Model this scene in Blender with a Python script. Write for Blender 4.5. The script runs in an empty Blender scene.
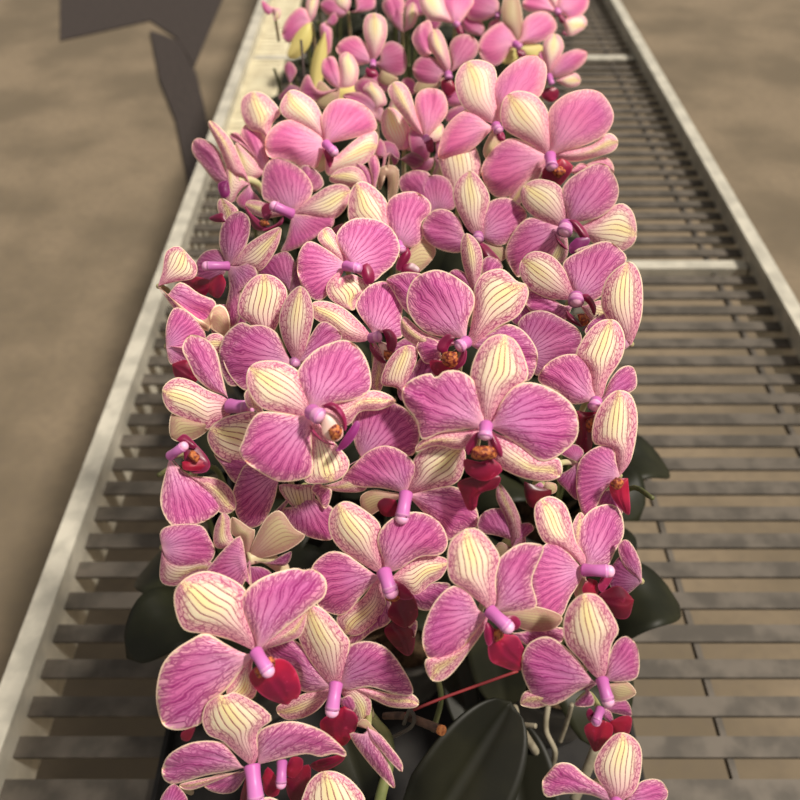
# Orchid bench in a greenhouse
# Each '@' line is one blossom: centre, column tip and width, tint with its shade, label; the lines below trace its petals,
# sepals and lip lobes as seen; every blossom is then built as a tilted 3D flower at its own depth.
DATA = '''
@ 432,8 | - | .85 | deep pink blossom at the top edge behind the bright cream one
P 426,14 412,16 404,4 414,-6 428,0
P 438,10 446,0 458,-4 462,8 450,16
P*.9 428,12 426,26 436,30 442,18
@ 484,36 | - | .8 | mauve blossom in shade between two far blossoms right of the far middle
P 480,36 466,32 462,20 474,14 484,26
P 488,34 490,22 500,20 504,32 494,40
S*.9 484,44 480,58 488,62 494,48
@ 394,90 | - | .95 | dusty rose blossom wedged low in the far middle between cream sepals
P 390,92 376,90 370,80 380,74 392,82
P 398,90 404,78 414,80 416,92 404,98
S 392,98 388,112 400,116 404,100
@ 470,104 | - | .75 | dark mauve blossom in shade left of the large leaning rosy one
P 464,106 448,106 442,94 452,88 466,94
P*.9 464,112 452,124 444,116 452,108
G 472,112 468,126 478,128 480,112
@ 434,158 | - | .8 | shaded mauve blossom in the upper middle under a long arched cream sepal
P 430,158 416,156 410,166 420,174 432,168
P*.9 436,152 436,140 448,138 452,150 444,160
S*.8 436,164 432,178 444,182 448,166
@ 356,78 | - | .8 | plum blossom in shade between the yellow and the egg shaped sepals
P 352,82 342,86 340,96 352,98 360,88
P 360,80 368,72 378,76 376,88 364,90
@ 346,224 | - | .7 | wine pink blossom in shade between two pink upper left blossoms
P 340,224 330,232 334,246 346,244 352,232
P 352,222 360,214 366,222 360,234
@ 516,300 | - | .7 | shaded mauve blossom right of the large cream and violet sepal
P 512,306 512,322 528,326 536,312 524,302
P 520,298 528,288 540,296 532,308
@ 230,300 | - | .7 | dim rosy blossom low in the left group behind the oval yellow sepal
P 226,304 212,306 208,322 222,336 234,322
P 236,300 246,312 244,330 234,326
S*.8 226,310 214,318 212,334 226,340 236,326
@ 272,8 | - | 1.05 | small blurred pink blossom with a yellow tip, farthest left on the bench
P 262,0 263,10 269,15 276,8
S 274,12 274,21 280,17 280,9
@ 348,12 | - | 1.0 | blurred dusty pink blossom in the farthest row, left of the far middle stake
P*.8 340,18 326,14 320,4 330,-2 342,6
S 338,8 334,-2 343,-8 351,0
P 356,10 356,-2 366,-8 375,-2 374,8 362,12
@ 403,32 | - | .9 | blurred mauve blossom in the farthest row, furled and narrow beside a dark stake
P 398,28 388,18 382,4 392,-6 404,0 403,18
S 405,26 406,10 413,2 418,12 414,26
P*.65 396,28 390,18 393,8 399,6 403,16
@ 498,14 | 497,18,5 | .8 | deep mauve blossom in the farthest row, mostly cut off by the top of the frame
P 494,16 482,21 468,18 466,2 480,-8 498,0
P 502,6 508,-2 514,2 508,12
@ 311,22 | - | 1.05 | drooping blurred blossom with a long lemon yellow sepal hanging down at the far left
S*.95 306,18 306,4 310,-4 319,-4 316,14
P 306,10 298,8 286,20 282,34 288,43 297,35
Y 304,25 297,32 289,48 288,57 297,58 307,50 312,38
@ 326,22 | - | 1.0 | narrow blurred blossom with a pink petal and an upright yellow sepal hanging below it
P 320,26 322,44 326,56 331,50 332,30
Y 322,36 314,52 310,74 312,88 318,92 323,78 327,56
P*.7 332,26 338,20 334,12
@ 456,24 | 459,26,6 | 1.15 | bright cream and pink blossom at the middle of the top edge
S 446,22 430,20 421,8 420,-6 430,-12 442,-6 448,8
P 450,20 441,2 448,-10 462,-12 474,0 468,12 461,22
W 455,27 460,24 464,34 458,34
@ 557,11 | 559,14,6 | 1.2 | hot pink blossom at the top right corner above the bare bench slats
P 552,12 530,12 522,4 532,-8 546,-4
S 550,2 544,-12 556,-16 560,-4
S 562,20 574,15 584,16 587,24 581,31 570,36 565,28
P 558,4 562,-10 578,-16 589,-2 585,12 572,19 563,14
W 558,14 564,16 566,22 560,22
W 564,30 568,36 562,34
@ 515,44 | 521,48,7 | 1.05 | blurred far blossom with two rounded pink petals and a tall olive sepal
Y*.8 508,50 500,60 508,64 518,58
Y*.8 526,44 538,44 546,50 536,60 524,56
G 510,32 502,20 504,-2 516,-6 522,12 522,36
P 510,50 500,64 488,64 479,52 480,40 489,29 502,22 511,29 516,40
P 520,38 524,20 536,12 549,13 557,26 550,37 536,43
W 516,50 524,50 526,56 518,57
@ 373,62 | 373,67,6 | 1.0 | blurred far blossom, egg shaped cream sepal between a pink and a purple petal
G 380,70 378,80 388,86 398,80 392,70
P 366,64 352,66 340,56 336,48 343,39 356,36 366,44 371,54
P*.62 380,60 380,48 391,41 403,47 407,62 403,74 388,74
S 368,50 363,30 366,16 376,13 386,20 387,36 380,54
W*1.5 366,68 376,70 378,76 368,78
@ 448,74 | 449,79,7 | .95 | blurred blossom right of the far middle with three mauve petals around a narrow cream sepal
G 436,80 420,80 414,90 424,96 438,88
P 436,52 424,58 414,46 412,36 418,26 429,20 434,32
P*.75 442,76 438,85 426,86 415,78 413,66 420,57 432,57 443,66
P*.8 452,66 449,48 455,37 467,34 478,42 477,54 468,63 456,70
S 440,64 430,48 429,34 438,29 446,42 451,64
M 442,80 452,80 456,90 448,96 442,90
@ 549,76 | 552,85,6 | 1.05 | blurred blossom at the far right edge with a red lip hanging over the bare slats
S 556,80 566,74 576,73 581,80 577,86 566,87
P*.9 544,74 538,66 538,54 544,52
S 545,64 543,44 551,34 560,36 564,48 556,64
P*.9 553,64 561,55 576,49 587,52 585,62 573,72 557,78
M 546,88 556,88 559,95 553,102 545,100 541,94
@ 290,84 | - | .9 | small dark purple blossom lying low on the bench at the far left
P*.6 286,76 284,66 290,61 297,70 294,78
P*.45 284,90 278,98 288,102 302,98 300,88
@ 340,88 | - | 1.1 | blurred pink and yellow blossom with an olive sepal pointing at the camera, far left
P*.9 332,86 322,74 323,60 334,57 341,74
S 340,72 339,58 345,52 353,56 359,70 355,86 346,90
Y 344,88 356,86 352,98 342,102 334,96
G 334,92 320,80 315,94 318,106 328,110 338,104
P*.7 318,90 308,74 300,90 306,104 318,100
@ 376,112 | - | .95 | muted rose blossom with a cream rounded bud-like sepal, tucked behind the first sharp row
P*.6 356,92 356,82 366,77 378,83 376,94
P*.7 366,114 350,104 343,95 358,92 376,98 384,112 380,124
S 368,96 363,88 371,82 382,89 387,103 380,108
@ 404,150 | - | 1.15 | pale peach and pink blossom in the second row with a broad cream sepal facing up
P 410,148 408,132 412,126 418,140 414,150
S 394,148 382,132 382,114 390,107 400,113 410,128 410,146
P 402,146 402,132 410,130 411,146
@ 426,138 | 428,142,7 | 1.05 | blurred blossom with a rounded pink right petal and long arched cream sepal
P*.75 418,128 409,132 410,148 416,160 428,160 430,146
S 432,126 442,124 444,136 434,142
S 414,130 404,118 391,100 388,88 397,81 408,88 416,110 424,132
P 420,126 415,108 417,94 428,88 443,92 448,110 440,124
W 424,138 432,138 434,150 428,152
@ 390,152 | - | .85 | small purple blossom turned away behind a hair-thin stake in the upper middle
P*.7 380,160 381,142 394,143 400,156 394,166
P*.5 398,160 412,152 424,160 414,168
P*.9 374,158 380,138 386,148 385,166 378,174
G*1.1 380,192 377,172 387,165 398,168 399,182 396,196 388,200
@ 268,172 | - | 1.1 | pink blossom behind the left group, its tall striped sepal rising beside the aisle rail
P*.8 246,150 230,138 234,132 244,138
P 258,170 249,154 241,136 243,127 251,123 262,132 269,158
S 264,136 250,130 241,114 242,98 254,91 268,96 281,113 272,126
S*.9 248,182 238,172 235,144 244,149 262,168
@ 326,144 | 334,152,9 | 1.2 | bright magenta pink upper left blossom with two broad petals and cream right sepal
S 322,140 302,128 283,116 280,104 290,90 303,93 318,106 328,136
G*1.2 318,152 314,166 322,172 330,160
P 318,134 298,121 282,121 270,130 265,142 269,157 290,161 302,168 316,168 324,154
S 332,158 352,142 370,130 378,135 376,150 366,163 340,172 326,174
P 324,134 321,118 332,101 350,99 368,108 377,124 372,133 350,139 336,142
W*1.3 323,150 326,160 330,168 334,158 333,148
@ 460,200 | - | 1.0 | solitary upright striped cream sepal of a hidden blossom, right of the upper centre
S 448,190 439,162 440,146 448,136 460,134 473,143 481,164 476,190
@ 496,126 | 499,131,9 | 1.1 | large rosy blossom at the upper right, leaning left behind the biggest pale striped one
G*1.3 490,134 483,150 488,160 500,152 504,138
P 488,124 474,110 458,114 444,130 438,156 452,160 474,148 488,134
S 484,120 464,108 455,86 458,70 468,61 482,60 495,68 498,90 500,116
P 498,112 492,90 504,70 522,57 532,55 539,57 547,68 542,94 524,106 506,118
W*1.2 496,130 503,132 505,140 498,140
@ 550,156 | 552,168,11 | 1.1 | large upper right blossom with creamy yellow top sepal, right petal against bare slats
P*.8 580,168 588,163 606,157 614,167 610,178 590,174
S 540,162 524,176 512,190 508,204 520,204 536,184
S 562,150 590,145 608,133 618,140 614,151 594,158 572,162
P 540,150 528,143 512,138 498,144 486,158 481,172 488,190 500,198 518,192 532,178 544,164
S 540,150 522,140 505,130 500,116 503,100 512,92 524,91 538,97 549,114 552,142
P 550,144 547,126 550,108 566,94 586,89 600,92 610,104 614,118 606,134 586,145 564,151
M 544,168 543,180 558,186 567,178 573,166 562,158
K 551,170 558,178 566,172 560,166
P*.9 566,172 580,163 588,167 574,174
@ 374,200 | - | 1.0 | half hidden blossom in the upper middle, its reticulated sepals peeking over a pale yellow one
P*.8 360,182 352,170 359,163 370,170 375,184
S*.95 362,190 342,186 329,180 337,170 352,166 364,173
P 372,178 368,160 376,155 380,168 377,182
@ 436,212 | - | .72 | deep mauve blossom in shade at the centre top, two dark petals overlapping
P 420,200 402,192 400,178 414,170 430,174 428,190
P 428,214 411,196 410,188 422,178 440,175 452,185 455,208
@ 250,184 | - | 1.0 | sideways blossom at the far left, dark purple petal stretching over the aisle
P*.66 232,184 218,184 202,166 192,152 193,141 201,138 217,148 230,176
P*.85 252,190 262,202 258,212 246,210 236,200
S*.95 242,176 230,174 218,146 208,125 213,121 230,138 241,160
S 240,190 234,202 226,204 227,190 226,158 232,160 238,176
V 218,184 228,180 230,194 222,198
T 238,181,248,180,256,183,262,190,4
@ 292,214 | 274,206,10 | 1.0 | purple blossom in the left group, its dark lip opening towards the aisle
P*.75 300,168 316,170 324,184 314,192 308,184
S*.9 282,216 262,218 246,208 250,200 272,204
S 294,208 312,196 328,186 342,184 351,191 346,208 332,220 312,218
P 288,212 270,203 262,196 263,172 270,160 281,158 300,168 312,184 310,198
P*.95 290,224 286,240 281,252 298,248 318,236 333,226 332,215 310,215
W 266,222 261,210 265,204 272,204 272,214
W 270,230 256,230 248,218 245,206 252,214 264,224
W 276,224 284,215 282,224 270,231 262,230
K 262,226 260,221 266,219 270,225
@ 398,244 | 402,251,9 | 1.15 | bright pink blossom in the upper middle beside a glowing pale yellow striped sepal
S 390,240 370,232 350,222 348,206 350,192 358,182 370,184 386,200 392,224
G*1.1 400,262 408,252 424,238 436,252 422,270 404,276
P 394,238 385,216 389,200 400,193 416,192 430,202 430,214 422,222 423,238 411,248
W 396,268 400,256 408,247 411,256 402,270
W 402,276 402,266 412,263 420,270 414,278
@ 478,236 | 478,240,10 | .85 | mauve blossom with level petals and a tall narrow cream sepal, upper centre
G 486,242 502,246 506,258 494,262 484,250
P 466,236 460,220 448,210 434,210 423,222 424,238 438,249 458,253 472,246
P 482,230 482,210 495,199 512,199 527,214 518,230 510,241 496,246
S 468,230 456,208 453,190 460,176 472,171 483,182 490,198 486,216 486,234
W 478,242 488,246 502,264 492,270 480,256
@ 566,226 | 564,233,14 | .95 | mauve blossom at the right with a glossy pinkish ball-shaped column and a wine lip
S 580,226 598,216 620,203 634,214 636,240 620,252 598,246
S*.8 556,238 546,256 556,266 568,254
P 556,224 532,217 516,228 505,252 512,270 520,277 534,262 552,258 562,242
S*.9 556,226 536,218 523,206 520,192 528,182 542,179 560,186 568,206
P*.92 568,218 561,196 566,182 582,170 598,163 610,168 619,188 614,206 598,218 578,222
W 568,220 578,221 589,236 583,241 574,228
W 554,232 558,238 568,250 558,244
V 569,246 576,238 590,238 586,247 572,254
@ 476,296 | - | .95 | narrow upright sepal of a hidden blossom with a small pink petal beside it, centre
P*.9 468,290 458,282 449,274 456,269 468,276
S*.88 470,286 462,262 461,242 467,233 478,242 483,258 480,282
P*.9 482,280 482,262 490,256 501,262 502,272 492,284
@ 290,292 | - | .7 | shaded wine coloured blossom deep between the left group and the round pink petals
P*.9 282,284 262,278 258,266 276,254 288,252 296,268
P*.7 292,276 298,256 308,252 312,284 304,300
@ 228,266 | 206,266,9 | .9 | purple sideways blossom at the left with a long pink column pointing left
S*.9 222,226 217,206 222,198 238,209 236,222
W 216,222 209,218 222,213 226,222
P*.75 220,280 200,280 195,266 204,252 220,250
S 232,262 250,242 278,227 281,236 274,254 260,271 242,268
P*.85 226,262 219,244 223,222 238,211 250,220 247,244 234,262
P*.85 240,266 250,261 258,277 242,290 240,318 234,326 226,326 224,314 229,290 228,274
M*.8 214,284 210,290 200,299 187,292 177,275 194,276 210,280
M 216,276 222,274 226,284 219,298 208,292 210,280
@ 158,286 | - | 1.1 | striped sepal tip over a rosy petal, blossom cut off at upper left edge
S 162,272 166,252 178,246 188,254 197,266 194,278 176,282
P 166,296 180,282 200,294 214,300 216,310 208,326 192,326 176,312
G*1.3 206,332 212,308 224,306 230,322 222,336
@ 346,266 | 358,268,10 | 1.2 | pink blossom at the centre left with two wide round petals and a white tipped column
S 334,256 318,240 322,230 332,229 346,256
P 344,262 328,250 310,241 300,250 297,266 300,282 310,297 322,300 334,286
P 346,258 336,240 341,227 356,218 378,220 393,230 400,248 394,264 384,273 372,282 358,274
W 362,276 362,266 368,263 374,272 374,282 366,284
S 338,284 350,274 368,282 370,290 358,298 354,310 340,306 328,296 328,282
@ 260,342 | - | 1.0 | oval yellow sepal with dark parallel stripes standing up at the left behind the mauve blossom
S*1.05 252,326 238,314 241,294 250,280 261,274 276,277 287,290 285,306 274,332
@ 372,338 | 380,336,10 | 1.1 | pink blossom with two-lobed wine lip and half-shaded petal, just left of centre
S*.9 374,350 372,368 370,386 380,392 386,372 384,356
P*.6 392,344 406,338 418,346 410,356 396,356
S 362,342 344,340 326,326 312,316 312,303 326,301 344,308 360,322 370,334
P 372,332 360,316 356,304 366,288 382,281 397,287 403,300 402,318 404,334 396,339 382,332
W 382,330 390,329 397,338 395,350 388,355 386,340
W 370,342 376,350 387,363 378,361 370,350
X 378,344 385,344 388,354 384,358
K 384,350 392,352 390,360 384,358
@ 432,320 | - | .9 | rounded pink petal of a hidden blossom wedged behind the large centre one
P 424,322 406,312 392,290 386,280 396,274 412,272 428,280
@ 576,298 | 576,303,14 | .95 | mauve blossom at the right edge whose column looks like a round pink pearl
P*.8 596,260 574,252 590,245 606,245
P 566,306 548,296 530,290 526,304 534,314 550,316 564,322
P 574,294 563,272 565,260 582,250 604,241 618,247 627,260 612,278 604,294 590,302
S*.9 566,300 546,298 526,286 519,268 526,255 538,251 554,257 566,272 574,292
S*.9 582,306 600,300 616,306 612,320 592,322
W 578,296 588,294 596,306 594,316 588,304
W 566,310 573,316 583,327 574,324 566,318
V 582,331 590,322 599,313 595,325
K 577,314 586,314 590,322 582,326
@ 632,344 | - | 1.05 | large cream sepal above a thin rimmed petal, blossom at the right edge
P*.9 616,352 588,336 586,328 596,317 612,312 624,324
S 620,336 604,314 601,298 606,280 618,267 632,262 642,280 642,316
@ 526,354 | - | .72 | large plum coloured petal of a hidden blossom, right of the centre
P 520,336 518,322 530,312 546,311 563,319 578,329 582,342 574,358 556,364 540,376 530,370
@ 166,346 | - | 1.1 | deep pink rounded petal of a blossom cut off by the left side
P 166,326 174,308 188,312 201,326 206,338 196,352 184,362 170,364
M*.7 172,364 188,360 198,376 192,384 176,378
S*.9 196,346 210,334 222,335 226,346 214,354
@ 230,406 | 248,408,14 | 1.0 | blossom at the left edge facing away, thick purple column pointing right between petals
G 206,420 188,416 172,412 170,436 184,442 204,434
P 226,396 210,390 196,378 188,362 182,348 190,335 206,339 217,352 222,374
S 226,398 208,390 190,380 174,378 162,390 168,410 190,421 208,430 214,424 230,416
@ 408,400 | - | .95 | curled cream and pink sepal at the centre, edges folded inwards under the big petals
P*.7 400,400 398,386 414,366 428,350 440,356 436,374 420,394
S 396,388 381,384 386,364 398,349 411,345 418,354 412,374 404,392
@ 294,362 | 296,364,9 | .8 | mauve blossom at the centre left with a tall olive striped sepal between spreading petals
P*.9 238,386 224,378 219,358 222,340 234,326 250,325
P*1.1 288,356 278,334 262,325 244,328 228,342 223,358 230,376 246,391 264,384 280,372
P 300,356 309,338 321,322 334,326 342,338 330,350 310,362
S*.92 292,358 282,338 279,318 285,300 294,289 302,286 310,296 314,316 308,342 302,358
@ 280,472 | - | 1.0 | backward blossom at lower left, cream sepal pointing left over two pink petals
P*.85 250,456 226,452 214,454 222,466 236,484 250,474
S 262,416 232,415 214,424 207,437 214,453 228,462 248,464
S*.9 256,412 248,408 244,394 252,388 260,400
P 262,470 246,464 236,482 232,498 237,516 244,525 252,528 264,522 274,502 278,484
@ 300,490 | - | .85 | shaded blossom hanging face down beneath the big left blossom, cream sepal above a plum petal
P*.8 290,496 270,516 262,526 276,524 286,506
P 296,508 282,508 286,520 300,533 320,540 334,537 334,510 318,500
S*.9 288,484 278,486 286,500 298,511 308,511 315,500 312,484
@ 170,456 | 184,446,9 | 1.05 | blossom at the left edge with wine lip and one large fan shaped petal
S*.85 186,474 216,478 232,490 236,508 222,514 206,496
W*.8 184,460 184,436 198,446 210,462 206,472 190,472
P 174,464 186,472 206,484 223,500 222,508 208,520 190,526 172,526 160,500
W 176,440 185,434 197,446 190,448
M*.8 184,470 182,462 200,456 210,462 204,470
K 188,456 192,450 200,456 196,463
@ 466,342 | 458,347,12 | 1.1 | large pink blossom above the centre, cream and violet sepal fanning upper right
S*.85 448,340 424,332 404,316 401,332 410,342 430,350
P*.9 488,334 504,324 520,328 533,342 538,358 530,380 512,378 492,360
S 470,330 474,300 474,288 481,275 494,269 505,270 517,281 527,285 528,298 518,316 500,326 486,336 474,346
P 458,338 432,335 416,324 407,307 408,290 416,277 432,270 444,271 458,278 472,290 475,304 468,322
P*.9 430,364 418,352 418,342 428,337 440,344 442,358
M*.9 446,362 430,360 434,374 448,378 460,372
W 446,354 437,350 439,341 448,334 455,338 449,347
W 464,346 467,352 465,363 458,369 453,368 460,356
K 444,352 442,362 450,368 458,364 457,352
@ 596,402 | 594,408,12 | 1.1 | pink blossom at the right with tall cream sepal and shaded wine lip
P*.95 602,398 610,380 622,367 634,368 636,388 616,398
S 590,392 588,370 576,356 582,340 594,325 606,319 618,322 625,338 622,358 608,380 602,398
P 588,402 572,404 556,391 540,383 539,374 550,361 568,354 585,358 592,372 594,390
M*.55 586,412 574,412 578,430 576,446 590,452 594,430 600,412
K*.7 586,420 594,418 596,430 588,432
@ 578,462 | - | .85 | half hidden blossom with a pale green stalk behind the large centre blossom's right petal
P 568,458 560,452 574,444 584,452
P*.75 568,470 556,478 566,490 578,500 582,480
T 560,463,568,462,576,464,3
@ 362,458 | - | .9 | plum pink round petal on a pale folded base, between the two largest blossoms
S*.9 356,464 344,478 330,484 322,486 340,492 366,490 366,470
P*1.05 322,484 332,490 326,509 316,496 314,484
P 356,448 352,430 354,415 368,404 388,401 406,409 419,426 419,442 412,456 396,454 376,462
@ 312,412 | 321,417,15 | 1.15 | largest blossom left of centre, open wine lip curling around yellow spots
S 318,406 340,402 360,392 380,391 396,401 380,410 360,412 346,426
S 310,428 307,452 304,480 318,484 336,481 347,472 349,460 338,446 324,430
S 304,416 276,412 260,407 248,390 247,372 257,362 278,361 296,369 306,384 312,404
P 306,400 298,382 299,368 314,351 330,343 346,340 361,350 370,370 370,390 354,400 332,404
P 302,416 282,413 260,412 249,424 243,440 239,452 248,464 268,477 282,482 304,479 313,472 312,450 312,426
W 310,424 322,439 336,445 326,444 312,434
X 322,412 332,414 341,424 343,436 334,442 322,434
V 336,451 344,437 356,421 360,426 354,439 344,449
W 321,406 332,402 342,409 347,422 345,431 340,420 332,411
K 328,430 336,424 342,430 340,438 332,440
@ 406,494 | 402,518,13 | 1.1 | pink blossom below the centre seen from above, its thick column pointing straight down
G 390,492 372,490 360,498 366,516 380,510
S*.9 404,492 412,472 414,458 428,446 444,441 459,443 466,455 461,478 448,487 430,492
P 400,492 380,488 360,487 341,481 358,460 374,448 390,446 406,454 416,468 410,484
P 412,494 432,489 452,486 468,494 478,512 477,527 462,532 446,541 432,522
M*.55 396,500 384,498 377,505 384,516 398,514
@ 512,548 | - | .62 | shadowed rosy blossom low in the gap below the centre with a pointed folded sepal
G*.9 500,542 494,552 504,560 514,554
P 514,542 498,536 480,532 478,520 487,510 503,509 516,522
S*.8 506,520 496,498 499,483 510,496 519,514 526,540 522,546
P 518,530 520,524 530,523 534,529 528,535
@ 162,548 | - | .9 | mauve petal over a striped sepal, blossom cut off at the lower left edge
S*.7 172,560 208,560 210,570 190,576 176,586 160,580
P 160,532 172,525 200,525 210,538 215,552 206,564 172,566
@ 250,560 | - | .9 | blossom turned away at the lower left, showing its pale back and curved greenish stalk
G*1.0 244,556 242,540 232,534 232,517 250,528 255,532
S*.85 238,548 216,548 214,530 222,513 230,518 232,536
G*1.0 250,552 256,536 268,516 281,511 294,528 305,536 292,548 272,556
P*.5 268,562 284,554 292,552 284,566
P*.8 246,566 262,567 272,575 256,586 246,580
P*1.05 240,592 226,584 206,574 216,558 230,543 241,536 246,560 252,592
T 248,559,262,556,274,562,283,569,7
@ 620,476 | - | 1.1 | blossom at the right edge with pale yellow top sepal and long pink petal
P*.75 604,490 612,490 620,504 622,514 604,506 596,500
S 616,464 610,448 594,444 592,430 597,411 608,396 619,390 632,396 638,420 632,458
M 612,480 628,478 630,514 618,506 610,492
P 616,462 613,446 596,447 580,460 576,480 578,500 586,520 596,508 604,492
K 610,484 616,477 624,482 618,490
@ 544,486 | - | .9 | tiny pinkish bud with a green tip dangling in the dark gap below the largest blossom
M*.35 530,484 524,482 526,500 534,508 550,496 552,490
G*1.3 546,482 556,484 556,492 548,494
P 538,492 531,489 540,482
@ 642,582 | - | .85 | shaded blossom at the lower right edge with a deep red lip
P*.6 624,596 610,586 612,566 626,552 640,560
P 624,566 618,546 628,540 640,560
M*.6 620,586 606,590 598,598 612,616 628,618 634,600
@ 486,426 | 485,438,13 | 1.15 | largest blossom right of centre, level wide petals and orange-hearted red lip
M*.5 476,476 458,482 462,496 468,510 476,508 480,494 496,488 500,476
S*.95 468,430 440,432 420,441 416,452 436,446 460,450 474,440
S 498,434 520,442 540,458 559,458 562,474 550,481 530,480 508,472 492,460
S 480,418 474,396 470,376 476,354 487,339 500,334 514,339 524,356 528,378 512,390 500,406 494,420
P 478,428 460,430 440,433 422,440 416,420 404,404 402,390 412,379 430,373 436,378 444,371 460,371 474,381 480,400 484,420
P 494,420 500,404 512,388 528,382 550,388 570,402 578,418 577,438 564,452 550,460 538,460 520,446 498,432
M 480,462 464,459 466,472 478,480 490,480 503,469 492,458
W 480,432 474,434 465,448 469,455 476,446
W 490,432 496,436 502,448 502,457 495,453 490,442
K 478,446 472,450 472,458 484,460 496,458 496,450 490,446
@ 584,570 | 609,571,12 | 1.1 | pink blossom at the lower right turned right, its pale column sticking out sideways
G 578,580 574,592 580,602 588,592
S*.9 574,544 572,526 580,512 586,522 582,546
P*.95 586,562 579,544 580,524 592,509 610,504 621,512 624,534 615,552 608,566 596,568
S 578,562 560,548 546,544 538,532 534,514 537,502 550,496 564,503 571,518 576,540 586,558
P 578,564 568,552 556,541 544,545 533,560 530,578 533,596 539,614 549,622 562,616 570,598 580,582
M*.7 588,578 582,590 590,598 598,594 598,582
W 602,576 610,566 613,577 603,592 598,586
@ 384,572 | 391,592,14 | 1.1 | lower centre blossom with stout pink column and long wine lip hanging down
P*.95 370,614 350,636 344,642 356,644 372,632 392,618
P*.7 412,590 430,583 450,584 444,600 420,610
S 390,578 408,562 428,555 448,560 442,577 428,586 416,602 404,590
S*.95 374,582 360,600 338,614 340,630 356,636 374,624 386,606 384,590
M*.5 392,622 384,630 392,644 407,656 414,648 413,628
S 376,572 356,560 338,547 329,530 331,511 345,501 362,508 380,524 380,542 384,562
P 378,576 358,562 344,553 328,552 312,566 312,584 318,606 336,615 348,612 362,596
P 384,562 377,540 386,523 404,513 424,513 441,524 448,543 440,555 420,557 398,570
M*.65 396,592 392,602 388,616 404,628 417,618 417,604 410,592
W*1.2 388,578 404,585 413,598 398,598
P*.8 404,626 416,619 417,630 410,634
K 384,594 394,592 400,598 394,602 386,600
@ 336,684 | 332,711,13 | 1.1 | blossom with two drooping petals and a pink column hanging straight down, lower left
S*1.05 360,686 394,694 410,693 419,701 414,708 390,707 370,698
S 342,688 358,686 371,700 369,718 359,726 350,708
S 328,688 308,692 290,700 277,706 278,714 288,720 306,717 322,706
P*.85 328,682 314,660 298,642 282,638 264,646 270,664 296,672 300,690 318,692
P*.9 340,682 342,660 348,646 368,641 388,649 404,670 413,688 410,696 394,694 370,687 348,690
S 328,682 312,664 299,640 297,620 306,607 318,606 331,616 345,634 350,644 342,680
M 330,714 320,722 324,734 340,746 350,740 358,722 354,712 344,706
P*.8 340,698 350,695 356,706 350,714 342,708
M*.7 318,760 334,756 346,752 342,762 322,772 310,766
@ 368,726 | - | .95 | folded wilted blossom with two narrow pink petals hanging by a green stem, bottom centre
G*1.1 356,726 364,718 372,726 380,736 370,738
P*.85 364,734 350,732 353,742 366,760 380,776 393,788 395,782 388,762 376,744
P 368,728 380,734 392,748 402,762 402,772 392,764 380,750 370,740
@ 490,611 | 508,627,13 | 1.1 | blossom with creamy yellow top sepal and glossy crimson lip, lower centre right
P*.75 508,632 540,628 564,628 562,642 544,648 520,642
G*.8 504,608 534,606 562,616 552,630 524,630
S 478,628 460,648 438,656 425,660 428,676 438,682 452,674 472,648 484,630
P*.9 496,608 495,584 496,564 505,553 519,544 534,543 544,548 537,566 532,582 537,606 518,612
P 480,612 468,590 452,586 436,600 426,620 422,640 428,658 440,664 452,660 466,644 480,626
S 484,606 464,590 450,580 447,560 450,542 459,533 468,528 480,530 493,544 500,558 496,578 496,604
W 504,616 516,616 521,624 514,630
M 494,628 504,634 517,636 524,648 531,662 518,671 500,666 490,660 488,644
W*1.5 486,622 493,627 494,640 488,646 484,634
K 494,632 500,628 504,636 496,642
@ 600,710 | 596,722,9 | .9 | small blossom at the lower right edge hanging face down with a deep red lip
P*.8 608,704 626,700 632,716 618,714
M*.8 610,722 622,716 632,718 628,736 616,736
M*.8 592,722 584,728 590,744 596,752 610,740 613,726 604,720
W 590,708 586,714 590,722 596,716
P*.9 602,708 611,712 613,724 604,718
@ 602,680 | 608,701,12 | 1.0 | blossom at the lower right edge with a violet left petal and its column pointing down
S 560,692 528,690 520,702 526,707 546,706
P*.75 572,692 584,686 594,698 592,706 574,704
G*1.1 608,684 626,681 636,694 616,701
P*.92 594,682 580,662 566,647 550,637 538,638 526,647 521,668 529,690 538,701 550,706 564,701 580,690
P 606,676 608,660 614,644 626,636 638,648 638,676 622,682
S 594,676 580,660 566,644 563,624 568,607 578,596 588,593 599,596 610,610 619,630 612,644 606,674
@ 282,762 | 281,784,10 | .9 | half hidden bottom left blossom showing only a slim column and maroon lips
M*.6 284,780 308,764 310,782 300,802 290,800
M*.9 286,768 292,757 303,760 299,776 288,777
@ 256,652 | 268,671,13 | 1.15 | large pink lower left blossom with wide striped top sepal and big crimson lip
M*.4 182,732 196,726 190,740 182,740
S*.85 262,644 284,628 306,612 302,634 288,642
S 244,664 234,680 226,692 236,700 252,699 257,688 252,668
S 248,648 230,640 206,634 184,630 175,610 175,590 187,577 206,571 228,577 246,590 248,608 256,636
P 246,654 226,644 206,633 190,640 172,652 160,670 156,700 164,726 184,730 203,722 208,706 226,690 240,672
P 256,640 245,618 240,602 250,586 268,575 294,568 304,570 314,569 326,580 325,596 311,608 290,624 268,642
M 254,668 249,676 253,686 266,698 286,705 292,700 298,698 301,688 296,671 286,660 270,658
K 264,664 270,656 275,660 274,668 266,672
K*1.3 254,670 258,668 262,676 258,678
@ 252,766 | 256,800,15 | 1.1 | bottom left blossom with two arched veined petals and thick downward column
P*.8 240,772 218,774 204,782 208,790 224,794 238,789
S 236,772 204,778 180,784 186,790 202,787
M*.6 246,776 240,802 250,806 254,780
M*.9 262,778 268,767 279,782 278,795 266,795
P*.92 244,768 232,752 222,742 200,741 182,746 166,758 162,776 174,784 204,776 226,772
P*.92 258,764 256,748 257,733 270,725 290,721 310,725 328,734 345,750 345,757 334,754 320,757 306,754 282,759
S 246,762 234,752 222,741 208,735 202,720 207,703 220,695 226,696 234,692 250,699 266,710 272,720 258,732 258,756
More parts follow.
